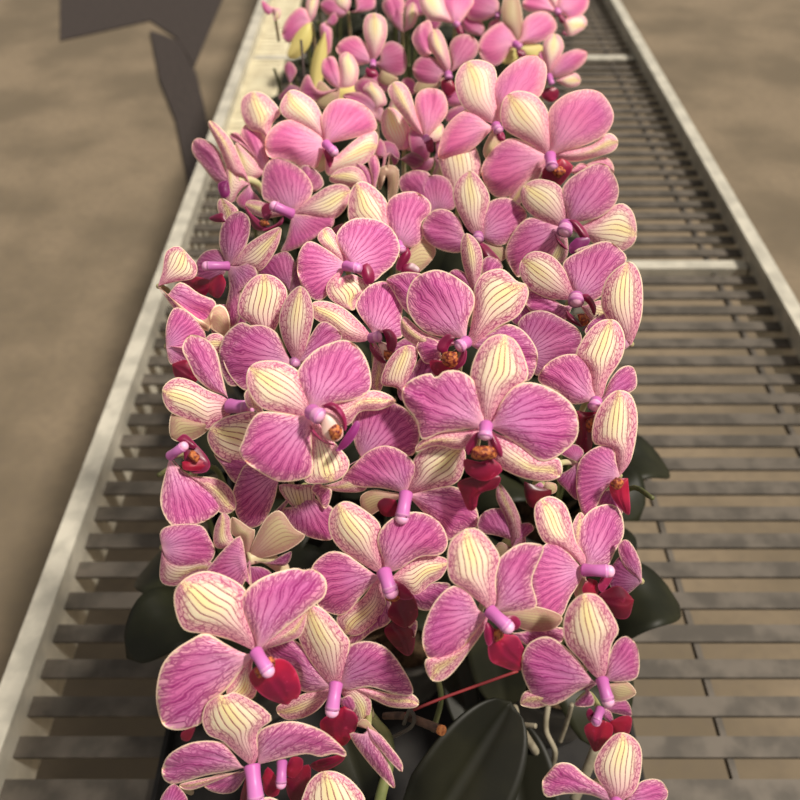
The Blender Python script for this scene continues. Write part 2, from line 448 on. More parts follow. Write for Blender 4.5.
@ 338,848 | - | 1.1 | cream striped sepal rising from the bottom edge, left of the middle
P 320,840 296,820 278,800 262,798 250,812 270,840
P 356,842 376,820 400,816 412,834 390,850
S 326,836 302,810 305,790 312,778 324,771 340,773 356,785 366,804 354,836
@ 166,812 | - | 1.0 | petal tip of a blossom poking in at the bottom left corner
P*.8 160,800 172,784 182,790 188,802 180,816
@ 616,802 | 618,816,12 | 1.1 | bottom right corner blossom with wavy pink left petal and tall veined sepal
P 608,802 590,795 566,794 546,797 542,782 550,770 558,763 572,764 588,777 608,788
P 624,802 640,782 660,780 668,796 650,812
S 610,796 597,778 594,764 602,747 617,733 632,736 642,752 638,786 624,800
'''
import bpy, bmesh, math, random
import numpy as np
from mathutils import Vector, Matrix
from mathutils import noise as mnoise

random.seed(7)
COL = bpy.context.scene.collection
SC = bpy.context.scene

# ------------------------------------------------------------------ camera
F = 800.0
PITCH = math.radians(44)
CAM_Z = 1.53                 # eye height above the floor
CAN_H = 0.28                 # camera above the blossom canopy
BENCH_Z = CAM_Z - 0.73
SINP, COSP = math.sin(PITCH), math.cos(PITCH)
cam_d = bpy.data.cameras.new('camera')
cam = bpy.data.objects.new('camera', cam_d)
COL.objects.link(cam)
cam.location = (0, 0, CAM_Z)
cam.rotation_euler = (math.radians(90) - PITCH, 0, 0)
cam_d.sensor_width = 36
cam_d.lens = 36
cam_d.clip_start = .02
cam_d.dof.use_dof = True
cam_d.dof.focus_distance = 0.42
cam_d.dof.aperture_fstop = 9.5
SC.camera = cam

def ray(px, py):
    """world direction per unit of optical depth for a photo pixel"""
    x, y = (px - 400) / F, (400 - py) / F
    return Vector((x, y * SINP + COSP, y * COSP - SINP))
ORG = Vector((0, 0, CAM_Z))
def at(px, py, d): return ORG + ray(px, py) * d
def on_z(px, py, z):
    r = ray(px, py)
    return ORG + r * ((z - CAM_Z) / r.z)
XC, YC, ZC = Vector((1, 0, 0)), Vector((0, SINP, COSP)), Vector((0, -COSP, SINP))

# ------------------------------------------------------------------ object helpers
def link_mesh(name, verts, faces, mat, parent=None, loc=None, smooth=True, color=None):
    me = bpy.data.meshes.new(name)
    o = Vector(loc) if loc is not None else Vector((0, 0, 0))
    me.from_pydata([tuple(Vector(v) - o) for v in verts], [], faces)
    if smooth: me.polygons.foreach_set('use_smooth', [True] * len(me.polygons))
    me.materials.append(mat)
    ob = bpy.data.objects.new(name, me)
    COL.objects.link(ob)
    if parent is not None:
        ob.parent = parent
        ob.location = o - world_loc(parent)
    else:
        ob.location = o
    if color: ob.color = color
    return ob
def world_loc(o):
    v = Vector((0, 0, 0))
    while o is not None:
        v += o.location
        o = o.parent
    return v
def tag(o, label=None, cat=None, group=None, kind=None):
    if label: o['label'] = label
    if cat: o['category'] = cat
    if group: o['group'] = group
    if kind: o['kind'] = kind
    return o
def empty(name, loc):
    e = bpy.data.objects.new(name, None)
    e.empty_display_size = .01
    e.location = loc
    COL.objects.link(e)
    return e
def tube(pts, rads, n=10, cap=True, round_end=False):
    """swept tube through world points"""
    V, Fc = [], []
    pts = [Vector(p) for p in pts]
    up = None
    if round_end:
        d = (pts[-1] - pts[-2]).normalized(); r = rads[-1]; e = pts[-1]
        for a in (25, 50, 70, 85):
            a = math.radians(a)
            pts.append(e + d * r * math.sin(a)); rads = list(rads) + [r * math.cos(a)]
    for i, p in enumerate(pts):
        t = (pts[min(i + 1, len(pts) - 1)] - pts[max(i - 1, 0)]).normalized()
        if up is None:
            up = t.orthogonal().normalized()
        up = (up - t * up.dot(t)).normalized()
        s = t.cross(up)
        for k in range(n):
            a = 2 * math.pi * k / n
            V.append(p + (up * math.cos(a) + s * math.sin(a)) * rads[i])
    for i in range(len(pts) - 1):
        for k in range(n):
            a, b = i * n + k, i * n + (k + 1) % n
            Fc.append((a, b, b + n, a + n))
    if cap:
        Fc.append(tuple(range(n))[::-1]); Fc.append(tuple(range(len(V) - n, len(V))))
    return V, Fc
def smooth_path(P, k=6):
    P = [Vector(p) for p in P]; out = []
    for i in range(len(P) - 1):
        p0, p1, p2, p3 = P[max(i - 1, 0)], P[i], P[i + 1], P[min(i + 2, len(P) - 1)]
        for j in range(k):
            t = j / k
            out.append(.5 * ((2 * p1) + (p2 - p0) * t + (2 * p0 - 5 * p1 + 4 * p2 - p3) * t * t + (3 * p1 - p0 - 3 * p2 + p3) * t ** 3))
    out.append(P[-1]); return out
def merge(*parts):
    V, Fc = [], []
    for v, f in parts:
        o = len(V); V += list(v); Fc += [tuple(i + o for i in q) for q in f]
    return V, Fc
def box(x0, x1, y0, y1, z0, z1):
    V = [(x, y, z) for z in (z0, z1) for y in (y0, y1) for x in (x0, x1)]
    return V, [(0, 2, 3, 1), (4, 5, 7, 6), (0, 1, 5, 4), (2, 6, 7, 3), (0, 4, 6, 2), (1, 3, 7, 5)]

# ------------------------------------------------------------------ materials
class NT:
    def __init__(s, name):
        s.m = bpy.data.materials.new(name); s.m.use_nodes = True
        s.t = s.m.node_tree; s.t.nodes.clear()
        s.out = s.t.nodes.new('ShaderNodeOutputMaterial')
    def n(s, typ, **kw):
        nd = s.t.nodes.new(typ)
        for k, v in kw.items(): setattr(nd, k, v)
        return nd
    def put(s, sock, v):
        if isinstance(v, bpy.types.NodeSocket): s.t.links.new(v, sock)
        elif isinstance(v, (tuple, list)) and len(v) == 3 and sock.type == 'RGBA': sock.default_value = (*v, 1)
        else: sock.default_value = v
    def math(s, op, a, b=0.0, c=None, clamp=False):
        nd = s.n('ShaderNodeMath', operation=op); nd.use_clamp = clamp
        s.put(nd.inputs[0], a); s.put(nd.inputs[1], b)
        if c is not None: s.put(nd.inputs[2], c)
        return nd.outputs[0]
    def ss(s, x, a, b, lo=0.0, hi=1.0):
        nd = s.n('ShaderNodeMapRange', interpolation_type='SMOOTHSTEP')
        s.put(nd.inputs[0], x); s.put(nd.inputs[1], a); s.put(nd.inputs[2], b); s.put(nd.inputs[3], lo); s.put(nd.inputs[4], hi)
        return nd.outputs[0]
    def mix(s, f, a, b, blend='MIX'):
        nd = s.n('ShaderNodeMix', data_type='RGBA', blend_type=blend)
        s.put(nd.inputs[0], f); s.put(nd.inputs[6], a); s.put(nd.inputs[7], b)
        return nd.outputs[2]
    def comb(s, x, y, z=0.0):
        nd = s.n('ShaderNodeCombineXYZ'); s.put(nd.inputs[0], x); s.put(nd.inputs[1], y); s.put(nd.inputs[2], z)
        return nd.outputs[0]
    def noise(s, vec, scale, detail=2.0, rough=.5):
        nd = s.n('ShaderNodeTexNoise'); s.put(nd.inputs['Vector'], vec); nd.inputs['Scale'].default_value = scale
        nd.inputs['Detail'].default_value = detail; nd.inputs['Roughness'].default_value = rough
        return nd.outputs[0]
    def coord(s, k='Object'):
        return s.n('ShaderNodeTexCoord').outputs[k]
    def attr(s, name, typ='GEOMETRY', out='Fac'):
        return s.n('ShaderNodeAttribute', attribute_name=name, attribute_type=typ).outputs[out]
    def uv(s, name):
        nd = s.n('ShaderNodeUVMap', uv_map=name); sp = s.n('ShaderNodeSeparateXYZ')
        s.t.links.new(nd.outputs[0], sp.inputs[0]); return sp.outputs[0], sp.outputs[1]
    def finish(s, color, rough=.5, trans=0.0, bump=None, bstr=.3, spec=.4, sheen=0.0, tcol=None, metal=0.0, dist=.001, coat=0.0):
        p = s.n('ShaderNodeBsdfPrincipled')
        s.put(p.inputs['Base Color'], color); s.put(p.inputs['Roughness'], rough)
        p.inputs['Specular IOR Level'].default_value = spec; p.inputs['Metallic'].default_value = metal
        p.inputs['Coat Weight'].default_value = coat; p.inputs['Coat Roughness'].default_value = .25
        if sheen:
            p.inputs['Sheen Weight'].default_value = sheen; p.inputs['Sheen Roughness'].default_value = .4
        if bump is not None:
            b = s.n('ShaderNodeBump'); b.inputs['Strength'].default_value = bstr; b.inputs['Distance'].default_value = dist
            s.put(b.inputs['Height'], bump); s.t.links.new(b.outputs[0], p.inputs['Normal'])
        sh = p.outputs[0]
        if trans:
            t = s.n('ShaderNodeBsdfTranslucent'); s.put(t.inputs[0], tcol if tcol is not None else color)
            mx = s.n('ShaderNodeMixShader'); mx.inputs[0].default_value = trans
            s.t.links.new(sh, mx.inputs[1]); s.t.links.new(t.outputs[0], mx.inputs[2]); sh = mx.outputs[0]
        s.t.links.new(sh, s.out.inputs[0])
        return s.m
def srgb(r, g, b):
    f = lambda c: (c / 255 / 12.92) if c <= 10 else ((c / 255 + .055) / 1.055) ** 2.4
    return (f(r), f(g), f(b))

def petal_coords(N):
    ang, r = N.uv('fan'); s_, v = N.uv('strip')
    edge = N.attr('edge'); seed = N.n('ShaderNodeObjectInfo').outputs['Random']
    sd = N.math('MULTIPLY', seed, 37.0)
    return ang, r, s_, v, edge, sd
def with_tint(N, c):
    return N.mix(1.0, c, N.n('ShaderNodeObjectInfo').outputs['Color'], 'MULTIPLY')

def mat_petal():
    N = NT('orchid petal'); ang, r, s_, v, edge, sd = petal_coords(N)
    vec = N.comb(N.math('MULTIPLY', ang, 2.2), N.math('MULTIPLY', r, 2.0), sd)
    w = N.noise(vec, 2.2, 3)
    w = N.math('SUBTRACT', w, .5)
    a2 = N.math('ADD', ang, N.math('MULTIPLY', w, .16))
    # main veins, doubling outward
    def lines(k, th):
        f = N.math('ABSOLUTE', N.math('SUBTRACT', N.math('FRACT', N.math('MULTIPLY', a2, k)), .5))
        return N.ss(f, th, 0.02, 0.0, 1.0)
    l1 = lines(7.5, .17)
    l2 = N.math('MULTIPLY', lines(15.0, .24), N.ss(r, .35, .7))
    # reticulation: stretched cells
    vo = N.n('ShaderNodeTexVoronoi', feature='DISTANCE_TO_EDGE'); vo.inputs['Scale'].default_value = 1.0
    N.put(vo.inputs['Vector'], N.comb(N.math('MULTIPLY', a2, 22.0), N.math('MULTIPLY', N.math('ADD', r, N.math('MULTIPLY', w, .25)), 11.0), sd))
    ret = N.math('MULTIPLY', N.ss(vo.outputs[0], .17, .03), N.ss(edge, .26, .06))
    vein = N.math('MAXIMUM', N.math('MAXIMUM', N.math('MULTIPLY', l1, .9), N.math('MULTIPLY', l2, .7)), N.math('MULTIPLY', ret, .8))
    fade = N.math('MULTIPLY', N.ss(r, .05, .28), N.ss(edge, .006, .022))
    mott = N.noise(N.comb(N.math('MULTIPLY', ang, 9.0), N.math('MULTIPLY', r, 5.0), sd), 3.0, 4, .6)
    det = N.n('ShaderNodeObjectInfo').outputs['Alpha']
    vein = N.math('MULTIPLY', N.math('MULTIPLY', vein, fade), N.math('MULTIPLY', N.ss(mott, .25, .55, .6, 1.0), det))
    base = N.mix(N.ss(r, .0, .75), srgb(234, 172, 214), srgb(224, 118, 178))
    base = N.mix(N.math('MULTIPLY', N.ss(edge, .16, .02), .75), base, srgb(250, 190, 202))
    big = N.noise(N.comb(ang, r, sd), 1.6, 2)
    base = N.mix(N.ss(big, .45, .75, 0, .4), base, srgb(204, 112, 188))
    col = N.mix(vein, base, srgb(156, 34, 116))
    rim = N.math('ADD', N.ss(edge, .020, .007), N.math('MULTIPLY', N.ss(mott, .45, .7), N.ss(edge, .05, .015)), clamp=True)
    col = N.mix(N.math('MULTIPLY', rim, det), col, srgb(250, 222, 196))
    col = with_tint(N, col)
    hgt = N.math('SUBTRACT', N.math('MULTIPLY', mott, .5), vein)
    return N.finish(col, .52, .32, hgt, .35, .3, .15, dist=.0006)

def mat_sepal(name='orchid sepal', olive=False):
    N = NT(name); ang, r, s_, v, edge, sd = petal_coords(N)
    w = N.math('SUBTRACT', N.noise(N.comb(N.math('MULTIPLY', v, 1.2), N.math('MULTIPLY', s_, 2.2), sd), 2.0, 3), .5)
    vv = N.math('ADD', v, N.math('MULTIPLY', w, .07))
    av = N.math('ABSOLUTE', vv)
    f = N.math('ABSOLUTE', N.math('SUBTRACT', N.math('FRACT', N.math('MULTIPLY', vv, 4.5)), .5))
    dots = N.noise(N.comb(N.math('MULTIPLY', v, 20.0), N.math('MULTIPLY', s_, 26.0), sd), 1.6, 3, .7)
    l = N.math('MULTIPLY', N.ss(f, .15, .04), N.ss(dots, .32, .50, .45, 1.0))
    l = N.math('MULTIPLY', l, N.math('MULTIPLY', N.ss(s_, .02, .16), N.ss(s_, .93, .78)))
    vo = N.n('ShaderNodeTexVoronoi', feature='DISTANCE_TO_EDGE'); vo.inputs['Scale'].default_value = 1.0
    N.put(vo.inputs['Vector'], N.comb(N.math('MULTIPLY', vv, 11.0), N.math('MULTIPLY', s_, 16.0), sd))
    ret = N.math('MULTIPLY', N.ss(vo.outputs[0], .16, .03), N.math('MULTIPLY', N.ss(edge, .17, .07), N.ss(edge, .006, .022)))
    outer = N.ss(edge, .16, .03)
    pinkish = N.math('MULTIPLY', outer, .85)
    if olive:
        c0, c1, c2 = srgb(196, 180, 138), srgb(188, 156, 132), srgb(150, 84, 96)
    else:
        c0, c1, c2 = srgb(255, 240, 208), srgb(246, 206, 196), srgb(146, 26, 76)
    base = N.mix(N.ss(s_, .62, .12), c0, srgb(186, 150, 140) if olive else srgb(246, 198, 204))
    base = N.mix(pinkish, base, c1 if olive else srgb(244, 176, 192))
    if not olive:
        up = N.math('MULTIPLY', N.ss(av, .45, .05), N.ss(s_, .35, .7))
        base = N.mix(N.math('MULTIPLY', up, .8), base, srgb(255, 240, 168))
    inner = N.ss(edge, .04, .11)
    vein = N.math('MAXIMUM', N.math('MULTIPLY', N.math('MULTIPLY', l, inner), .6 if olive else .92), N.math('MULTIPLY', ret, .3 if olive else .82))
    vein = N.math('MULTIPLY', vein, N.n('ShaderNodeObjectInfo').outputs['Alpha'])
    col = N.mix(vein, base, N.mix(outer, c2, srgb(176, 52, 120)))
    col = N.mix(N.ss(edge, .018, .006), col, srgb(250, 226, 196))
    col = with_tint(N, col)
    hgt = N.math('SUBTRACT', N.math('MULTIPLY', dots, .3), vein)
    return N.finish(col, .52, .28, hgt, .3, .3, .1, dist=.0006)

def mat_yellow():
    N = NT('yellow sepal'); ang, r, s_, v, edge, sd = petal_coords(N)
    col = N.mix(N.ss(s_, .1, .9), srgb(222, 214, 130), srgb(250, 234, 150))
    return N.finish(with_tint(N, col), .5, .3)

def mat_lip(name, a, b, c, rough=.42, coat=.12):
    N = NT(name)
    s_, v = N.uv('strip')
    nz = N.noise(N.coord(), 260, 3); n2 = N.noise(N.coord(), 60, 2)
    col = N.mix(N.ss(n2, .35, .7), a, b)
    col = N.mix(N.math('MULTIPLY', N.ss(nz, .62, .72), .5), col, c)
    col = N.mix(N.math('MULTIPLY', N.ss(N.attr('edge'), .05, .0), .5), col, c)
    return N.finish(with_tint(N, col), rough, .12, nz, .2, .5, coat=coat)

def mat_column():
    N = NT('orchid column'); t = N.attr('along')
    col = N.mix(N.ss(t, .0, .6), srgb(194, 102, 174), srgb(204, 120, 188))
    col = N.mix(N.ss(t, .55, 1.0), col, srgb(232, 170, 206))
    nz = N.noise(N.coord(), 300, 2)
    return N.finish(with_tint(N, col), .4, .15, nz, .08, .4, .1)
def mat_simple(name, a, b, scale, rough=.5, spec=.4, trans=0, bstr=.3, metal=0, dist=.001, detail=3, lo=.35, hi=.65, tint=False, coat=0):
    N = NT(name); nz = N.noise(N.coord(), scale, detail)
    c = N.mix(N.ss(nz, lo, hi), a, b)
    if tint: c = with_tint(N, c)
    return N.finish(c, rough, trans, nz, bstr, spec, metal=metal, dist=dist, coat=coat)

MP, MS, MG, MY = mat_petal(), mat_sepal(), mat_sepal('orchid sepal underside', True), mat_yellow()
ML = mat_lip('crimson lip', srgb(118, 6, 50), srgb(168, 14, 54), srgb(196, 56, 100))
MW = mat_lip('wine lobe', srgb(104, 8, 52), srgb(132, 18, 66), srgb(176, 70, 120))
MV = mat_lip('violet lobe', srgb(104, 16, 76), srgb(142, 44, 118), srgb(196, 100, 170))
MX = mat_lip('cream lobe', srgb(238, 212, 190), srgb(224, 190, 180), srgb(190, 90, 110), .45, 0)
MK = mat_simple('orange callus', srgb(190, 112, 60), srgb(96, 18, 28), 620, .5, bstr=1.0, tint=True)
MC = mat_column()
MCAP = mat_simple('anther cap', srgb(234, 178, 206), srgb(222, 154, 198), 120, .4, tint=True)
MST = mat_simple('pale stalk', srgb(196, 196, 140), srgb(216, 190, 168), 90, .5, trans=.1, tint=True)

# ------------------------------------------------------------------ petals
def curve_outline(base, pts, k=5):
    """open Catmull-Rom from the base round the petal and back to the base"""
    P = [np.array(base, float)] + [np.array(p, float) for p in pts] + [np.array(base, float)]
    out = []
    for i in range(len(P) - 1):
        p0, p1, p2, p3 = P[max(i - 1, 0)], P[i], P[i + 1], P[min(i + 2, len(P) - 1)]
        # damped tangents where neighbours are very unequal
        for j in range(k):
            t = j / k
            q = .5 * ((2 * p1) + (p2 - p0) * t + (2 * p0 - 5 * p1 + 4 * p2 - p3) * t * t + (3 * p1 - p0 - 3 * p2 + p3) * t ** 3)
            out.append(q)
    out.append(P[-1])
    return np.array(out)
def resample(C, n):
    d = np.r_[0, np.cumsum(np.hypot(*np.diff(C, axis=0).T))]
    if d[-1] < 1e-6: return np.repeat(C[:1], n, 0)
    t = np.linspace(0, d[-1], n)
    return np.c_[np.interp(t, d, C[:, 0]), np.interp(t, d, C[:, 1])]
def seg_dist(P, C):
    A, B = C[:-1], C[1:]
    AB = B - A; L2 = (AB ** 2).sum(1) + 1e-9
    t = np.clip(((P[:, None, :] - A[None]) * AB[None]).sum(2) / L2[None], 0, 1)
    D = np.hypot(*(P[:, None, :] - (A[None] + t[..., None] * AB[None])).transpose(2, 0, 1))
    return D.min(1)

class Petal:
    def __init__(s, code, tint, base, pts):
        s.code, s.tint = code, tint
        C = curve_outline(base, pts)
        s.C = C
        b = C[0]; cen = C.mean(0); ax = cen - b; ax /= np.hypot(*ax) + 1e-9
        # tip: the outline point farthest along the axis, kept away from the ends
        pr = (C - b) @ ax
        ti = int(np.argmax(pr)); ti = min(max(ti, 3), len(C) - 4)
        s.len = max(pr[ti], 3.0); s.ax = ax
        big = s.len > 30
        nu, nv = (26, 18) if big else (14, 10)
        # parametrise both sides; spacing denser near the tip
        u = np.linspace(0, 1, nu); u = 1 - (1 - u) ** 1.35
        def side(S):
            R = resample(S, 200); return np.c_[np.interp(u, np.linspace(0, 1, 200), R[:, 0]), np.interp(u, np.linspace(0, 1, 200), R[:, 1])]
        Lf, Rt = side(C[:ti + 1]), side(C[ti:][::-1])
        v = np.linspace(-1, 1, nv + 1); v = np.sin(v * math.pi / 2) * .8 + v * .2
        G = Lf[:, None, :] * (1 - v[None, :, None]) / 2 + Rt[:, None, :] * (1 + v[None, :, None]) / 2
        s.nu, s.nv = nu, nv + 1
        s.G = G.reshape(-1, 2)
        s.U = np.repeat(u, nv + 1); s.Vv = np.tile(v, nu)
        s.edge = np.minimum(seg_dist(s.G, np.vstack([Lf, Rt[::-1]])), 1e9) / s.len
        # the claw at the base is no rim
        rel = s.G - b
        perp = np.array([-ax[1], ax[0]])
        x, y = rel @ ax / s.len, rel @ perp / s.len
        s.ang = np.arctan2(y, x + .10); s.r = np.hypot(x, y)
        s.edge = np.where(s.r < .3, s.edge + (.3 - s.r) * .12, s.edge)
        s.halfw = max(abs(y).max(), .1)
        s.wseed = random.random() * 50

MATS = {'P': MP, 'S': MS, 'G': MG, 'Y': MY, 'M': ML, 'W': MW, 'V': MV, 'X': MX, 'K': MK}

ZB = np.full((1100, 1200), 9.0)      # nearest surface so far, padded by 200 px
PAD = 200
def poly_mask(C):
    x0, y0 = np.floor(C.min(0)).astype(int); x1, y1 = np.ceil(C.max(0)).astype(int)
    x0 = max(x0, -PAD + 1); y0 = max(y0, -PAD + 1); x1 = min(x1, 998); y1 = min(y1, 898)
    if x1 <= x0 or y1 <= y0: return None
    X, Y = np.meshgrid(np.arange(x0, x1 + 1), np.arange(y0, y1 + 1))
    ins = np.zeros(X.shape, bool)
    for (ax, ay), (bx, by) in zip(C[:-1], C[1:]):
        if abs(by - ay) < 1e-9: continue
        c = ((ay > Y) != (by > Y)) & (X < (bx - ax) * (Y - ay) / (by - ay) + ax)
        ins ^= c
    return X[ins], Y[ins]

def nominal(y):
    if y < 430: return 311.0 / (y + 372)
    return .388 - .00003 * (y - 430)

LIFT = {'P': 0, 'S': 0, 'G': 0, 'Y': 0, 'M': .0045, 'W': .006, 'V': .0065, 'X': .0055, 'K': .0065}
def parse():
    fl = []
    for ln in DATA.strip().splitlines():
        if ln.startswith('@'):
            a = [q.strip() for q in ln[1:].split('|')]
            c = tuple(float(v) for v in a[0].split(','))
            col = None if a[1] == '-' else tuple(float(v) for v in a[1].split(','))
            fl.append(dict(c=c, col=col, tint=float(a[2]), label=a[3], parts=[]))
        else:
            t = ln.split()
            cd = t[0].split('*'); k = float(cd[1]) if len(cd) > 1 else 1.0
            if cd[0] == 'T':
                v = [float(q) for q in t[1].split(',')]
                fl[-1]['parts'].append(('T', k, v))
            else:
                fl[-1]['parts'].append((cd[0], k, [tuple(float(q) for q in p.split(',')) for p in t[1:]]))
    return fl

PINKER = [0.0]
def tcolor(k, code):
    k = max(k, .2)
    if PINKER[0] and code == 'P':
        return (k * (1 + .12 * PINKER[0]), k * (1 + .10 * PINKER[0]), k * (1 - .02 * PINKER[0]), 1 - .6 * PINKER[0])
    if PINKER[0]: return (k, k * (1 - .03 * PINKER[0]), k, 1 - .5 * PINKER[0])
    # darker tints stay saturated
    return (k, k ** 1.08, k ** 1.0, 1)

def add_attr(me, name, vals):
    a = me.attributes.new(name, 'FLOAT', 'POINT'); a.data.foreach_set('value', np.asarray(vals, dtype=np.float32))
def add_uv(me, name, u, v):
    l = me.uv_layers.new(name=name)
    idx = np.empty(len(me.loops), dtype=np.int32); me.loops.foreach_get('vertex_index', idx)
    l.data.foreach_set('uv', np.c_[u[idx], v[idx]].astype(np.float32).ravel())

def build_flower(fl):
    cx, cy = fl['c']; d0 = nominal(cy)
    pxm = F / d0                              # pixels per metre here
    if fl['col']:
        tx, ty, tw = fl['col']; nx, ny = (tx - cx), -(ty - cy)
        L = .011 * pxm * 1.25
        nx, ny = nx / L * .55, ny / L * .55
        m = math.hypot(nx, ny)
        if m > .5: nx, ny = nx / m * .5, ny / m * .5
    else:
        nx, ny = 0, -.22
    PINKER[0] = max(0.0, min(1.0, (270 - cy) / 150))
    n = Vector((nx, ny, 1)).normalized()      # camera-space normal
    # plane depth at pixel: z-depth d with n.(P-C)=0 ; P=d*(x,y,-1)
    c3 = Vector(((cx - 400) / F, (400 - cy) / F, -1))
    def plane(X, Y, d):
        den = n.x * (X - 400) / F + n.y * (400 - Y) / F - n.z
        return d * n.dot(c3) / den
    petals = []
    k = 0
    for code, tint, pts in fl['parts']:
        if code == 'T': petals.append(('T', tint, pts)); continue
        if code in 'MWVXK':
            arr = np.array(pts); cen = arr.mean(0)
            # closed blob outline: start it at the point nearest the flower centre
            i = int(np.argmin(np.hypot(*(arr - np.array([cx, cy])).T)))
            q = np.roll(arr, -i, 0)
            P = Petal(code, tint, q[0], q[1:])
        else:
            P = Petal(code, tint, (cx, cy), pts)
        P.order = k; k += 1
        petals.append(P)
    scale = 1.0
    step = .0011
    def depth_of(P, X, Y, d):
        return plane(X, Y, d) - P.order * step - LIFT[P.code]
    shift = 0.0; masks = []
    for P in petals:
        if isinstance(P, tuple): continue
        mk = poly_mask(P.C)
        if mk is None or len(mk[0]) == 0: continue
        X, Y = mk
        mine = depth_of(P, X, Y, d0)
        buf = ZB[Y + PAD, X + PAD]
        need = mine - (buf - .004)
        ok = buf < 8
        if ok.any(): shift = max(shift, float(np.percentile(need[ok], 90)))
        masks.append((P, X, Y))
    d = d0 - max(shift, 0)
    for P, X, Y in masks:
        z = depth_of(P, X, Y, d)
        b = ZB[Y + PAD, X + PAD]; ZB[Y + PAD, X + PAD] = np.minimum(b, z)
    fl['d'] = d
    root = empty('orchid_flower', at(cx, cy, d))
    tag(root, fl['label'], 'orchid')
    C3 = root.location.copy()
    lip_root = None
    sep_seen = 0
    toward = lambda: None
    for P in petals:
        if isinstance(P, tuple):
            v = P[2]; rr = v[-1]; q = [(v[i], v[i + 1]) for i in range(0, len(v) - 1, 2)]
            pts = smooth_path([at(x, y, float(plane(x, y, d)) - .002 + .004 * i) for i, (x, y) in enumerate(q)], 6)
            V, Fc = tube(pts, [rr / F * d] * len(pts), 10, round_end=True)
            o = link_mesh('pedicel', V, Fc, MST, root, C3, color=tcolor(fl['tint'] * P[1], 'T'))
            fl['hasped'] = True
            continue
        X, Y = P.G[:, 0], P.G[:, 1]
        z = depth_of(P, X, Y, d)
        Lm = P.len / F * d
        s_, v = P.U, P.Vv
        if P.code in 'PSGY':
            if P.code == 'P':
                bulge = .10 * (1 - np.abs(v) ** 2.2) * np.sin(np.pi * np.clip(s_, 0, 1) ** .8)
                back = -.09 * P.r ** 2 + .02 * np.sin(v * 5 + P.wseed) * s_ + .016 * np.sin(s_ * 9 + v * 3 + P.wseed * 2) * P.r
                mid = -.02 * np.exp(-(v / .12) ** 2) * np.sin(np.pi * s_)
            else:
                bulge = .11 * (1 - v ** 2) * np.sin(np.pi * np.clip(s_, 0, 1) ** .9)
                back = -.05 * P.r ** 2 + .012 * np.sin(v * 4 + P.wseed) * s_
                mid = .0
            rise = (bulge + back + mid) * min(Lm, .045)
            rise = np.where(P.r < .15, rise * P.r / .15, rise)
        elif P.code == 'K':
            rise = .35 * (1 - np.minimum(P.r * 1.6 - .8, 1) ** 2) * Lm * (1 - v ** 2)
        elif P.code in 'WV':
            rise = (.15 * (1 - np.abs(v) ** 1.4) * np.sin(np.pi * s_) + .08 * s_ + .03 * np.sin(s_ * 8 + P.wseed)) * Lm
        elif P.code == 'M':
            rise = (.16 * (1 - np.abs(v) ** 1.3) * np.sin(np.pi * s_) - .12 * s_ ** 2 - .07 * np.exp(-(v / .12) ** 2) * np.sin(np.pi * s_) + .035 * np.sin(s_ * 11 + P.wseed) * np.abs(v)) * Lm
        else:
            rise = .15 * (1 - v ** 2) * np.sin(np.pi * s_) * Lm
        z = z - rise
        verts = [at(X[i], Y[i], float(z[i])) for i in range(len(X))]
        nu, nv = P.nu, P.nv
        faces = [(i * nv + j, i * nv + j + 1, (i + 1) * nv + j + 1, (i + 1) * nv + j) for i in range(nu - 1) for j in range(nv - 1)]
        par = root
        if P.code == 'P': nm = 'petal'
        elif P.code in 'SGY':
            cen = P.C.mean(0); nm = 'dorsal_sepal' if cen[1] < cy - 3 and sep_seen >= 0 else 'lateral_sepal'
            if nm == 'dorsal_sepal' and abs(cen[0] - cx) > 1.3 * abs(cen[1] - cy): nm = 'lateral_sepal'
            sep_seen += 1
        elif P.code == 'M': nm = 'lip'
        elif P.code in 'WVX': nm = 'side_lobe'
        else: nm = 'callus'
        if P.code in 'WVXK' and fl.get('lip'): par = fl['lip']
        col = tcolor(fl['tint'] * P.tint, P.code)  # tint factors also put shade into the colour, as on hanging lips
        if par is root:
            o = link_mesh(nm, verts, faces, MATS[P.code], root, C3, color=col)
        else:
            o = link_mesh(nm, verts, faces, MATS[P.code], par, C3, color=col)
        if P.code == 'M' or (P.code in 'WVX' and not fl.get('lip')):
            if P.code != 'M': o.name = 'lip'; o.data.name = 'lip'
            fl['lip'] = o
        me = o.data
        add_attr(me, 'edge', P.edge); add_uv(me, 'fan', P.ang, P.r); add_uv(me, 'strip', P.U, P.Vv)
    if fl['col']:
        tx, ty, tw = fl['col']
        h = .009 if tw >= 9 else .007
        A = at(cx, cy, d - .0035 - .0011 * k * .6); B = at(tx, ty, d - h - .0011 * k * .6)
        if tw > 13.5 and math.hypot(tx - cx, ty - cy) < 12: h += .002
        mid = (A + B) / 2 + (ORG - A).normalized() * .0015
        pts = smooth_path([A, mid, B], 6)
        r = tw * .55 / F * d
        q_ = [i / (len(pts) - 1) for i in range(len(pts))]
        rads = [r * (math.sqrt(.68 + .30 * math.exp(-(t / .25) ** 2) + .36 * t ** 2)) for t in q_]
        pts[-1] = pts[-1] - (pts[-1] - pts[-2]).normalized() * r * .3
        V, Fc = tube(pts, rads, 14, round_end=True)
        o = link_mesh('column', V, Fc, MC, root, C3, color=tcolor(fl['tint'], 'C'))
        nr = len(V) // 14
        add_attr(o.data, 'along', [(i // 14) / (nr - 1) for i in range(len(V))])
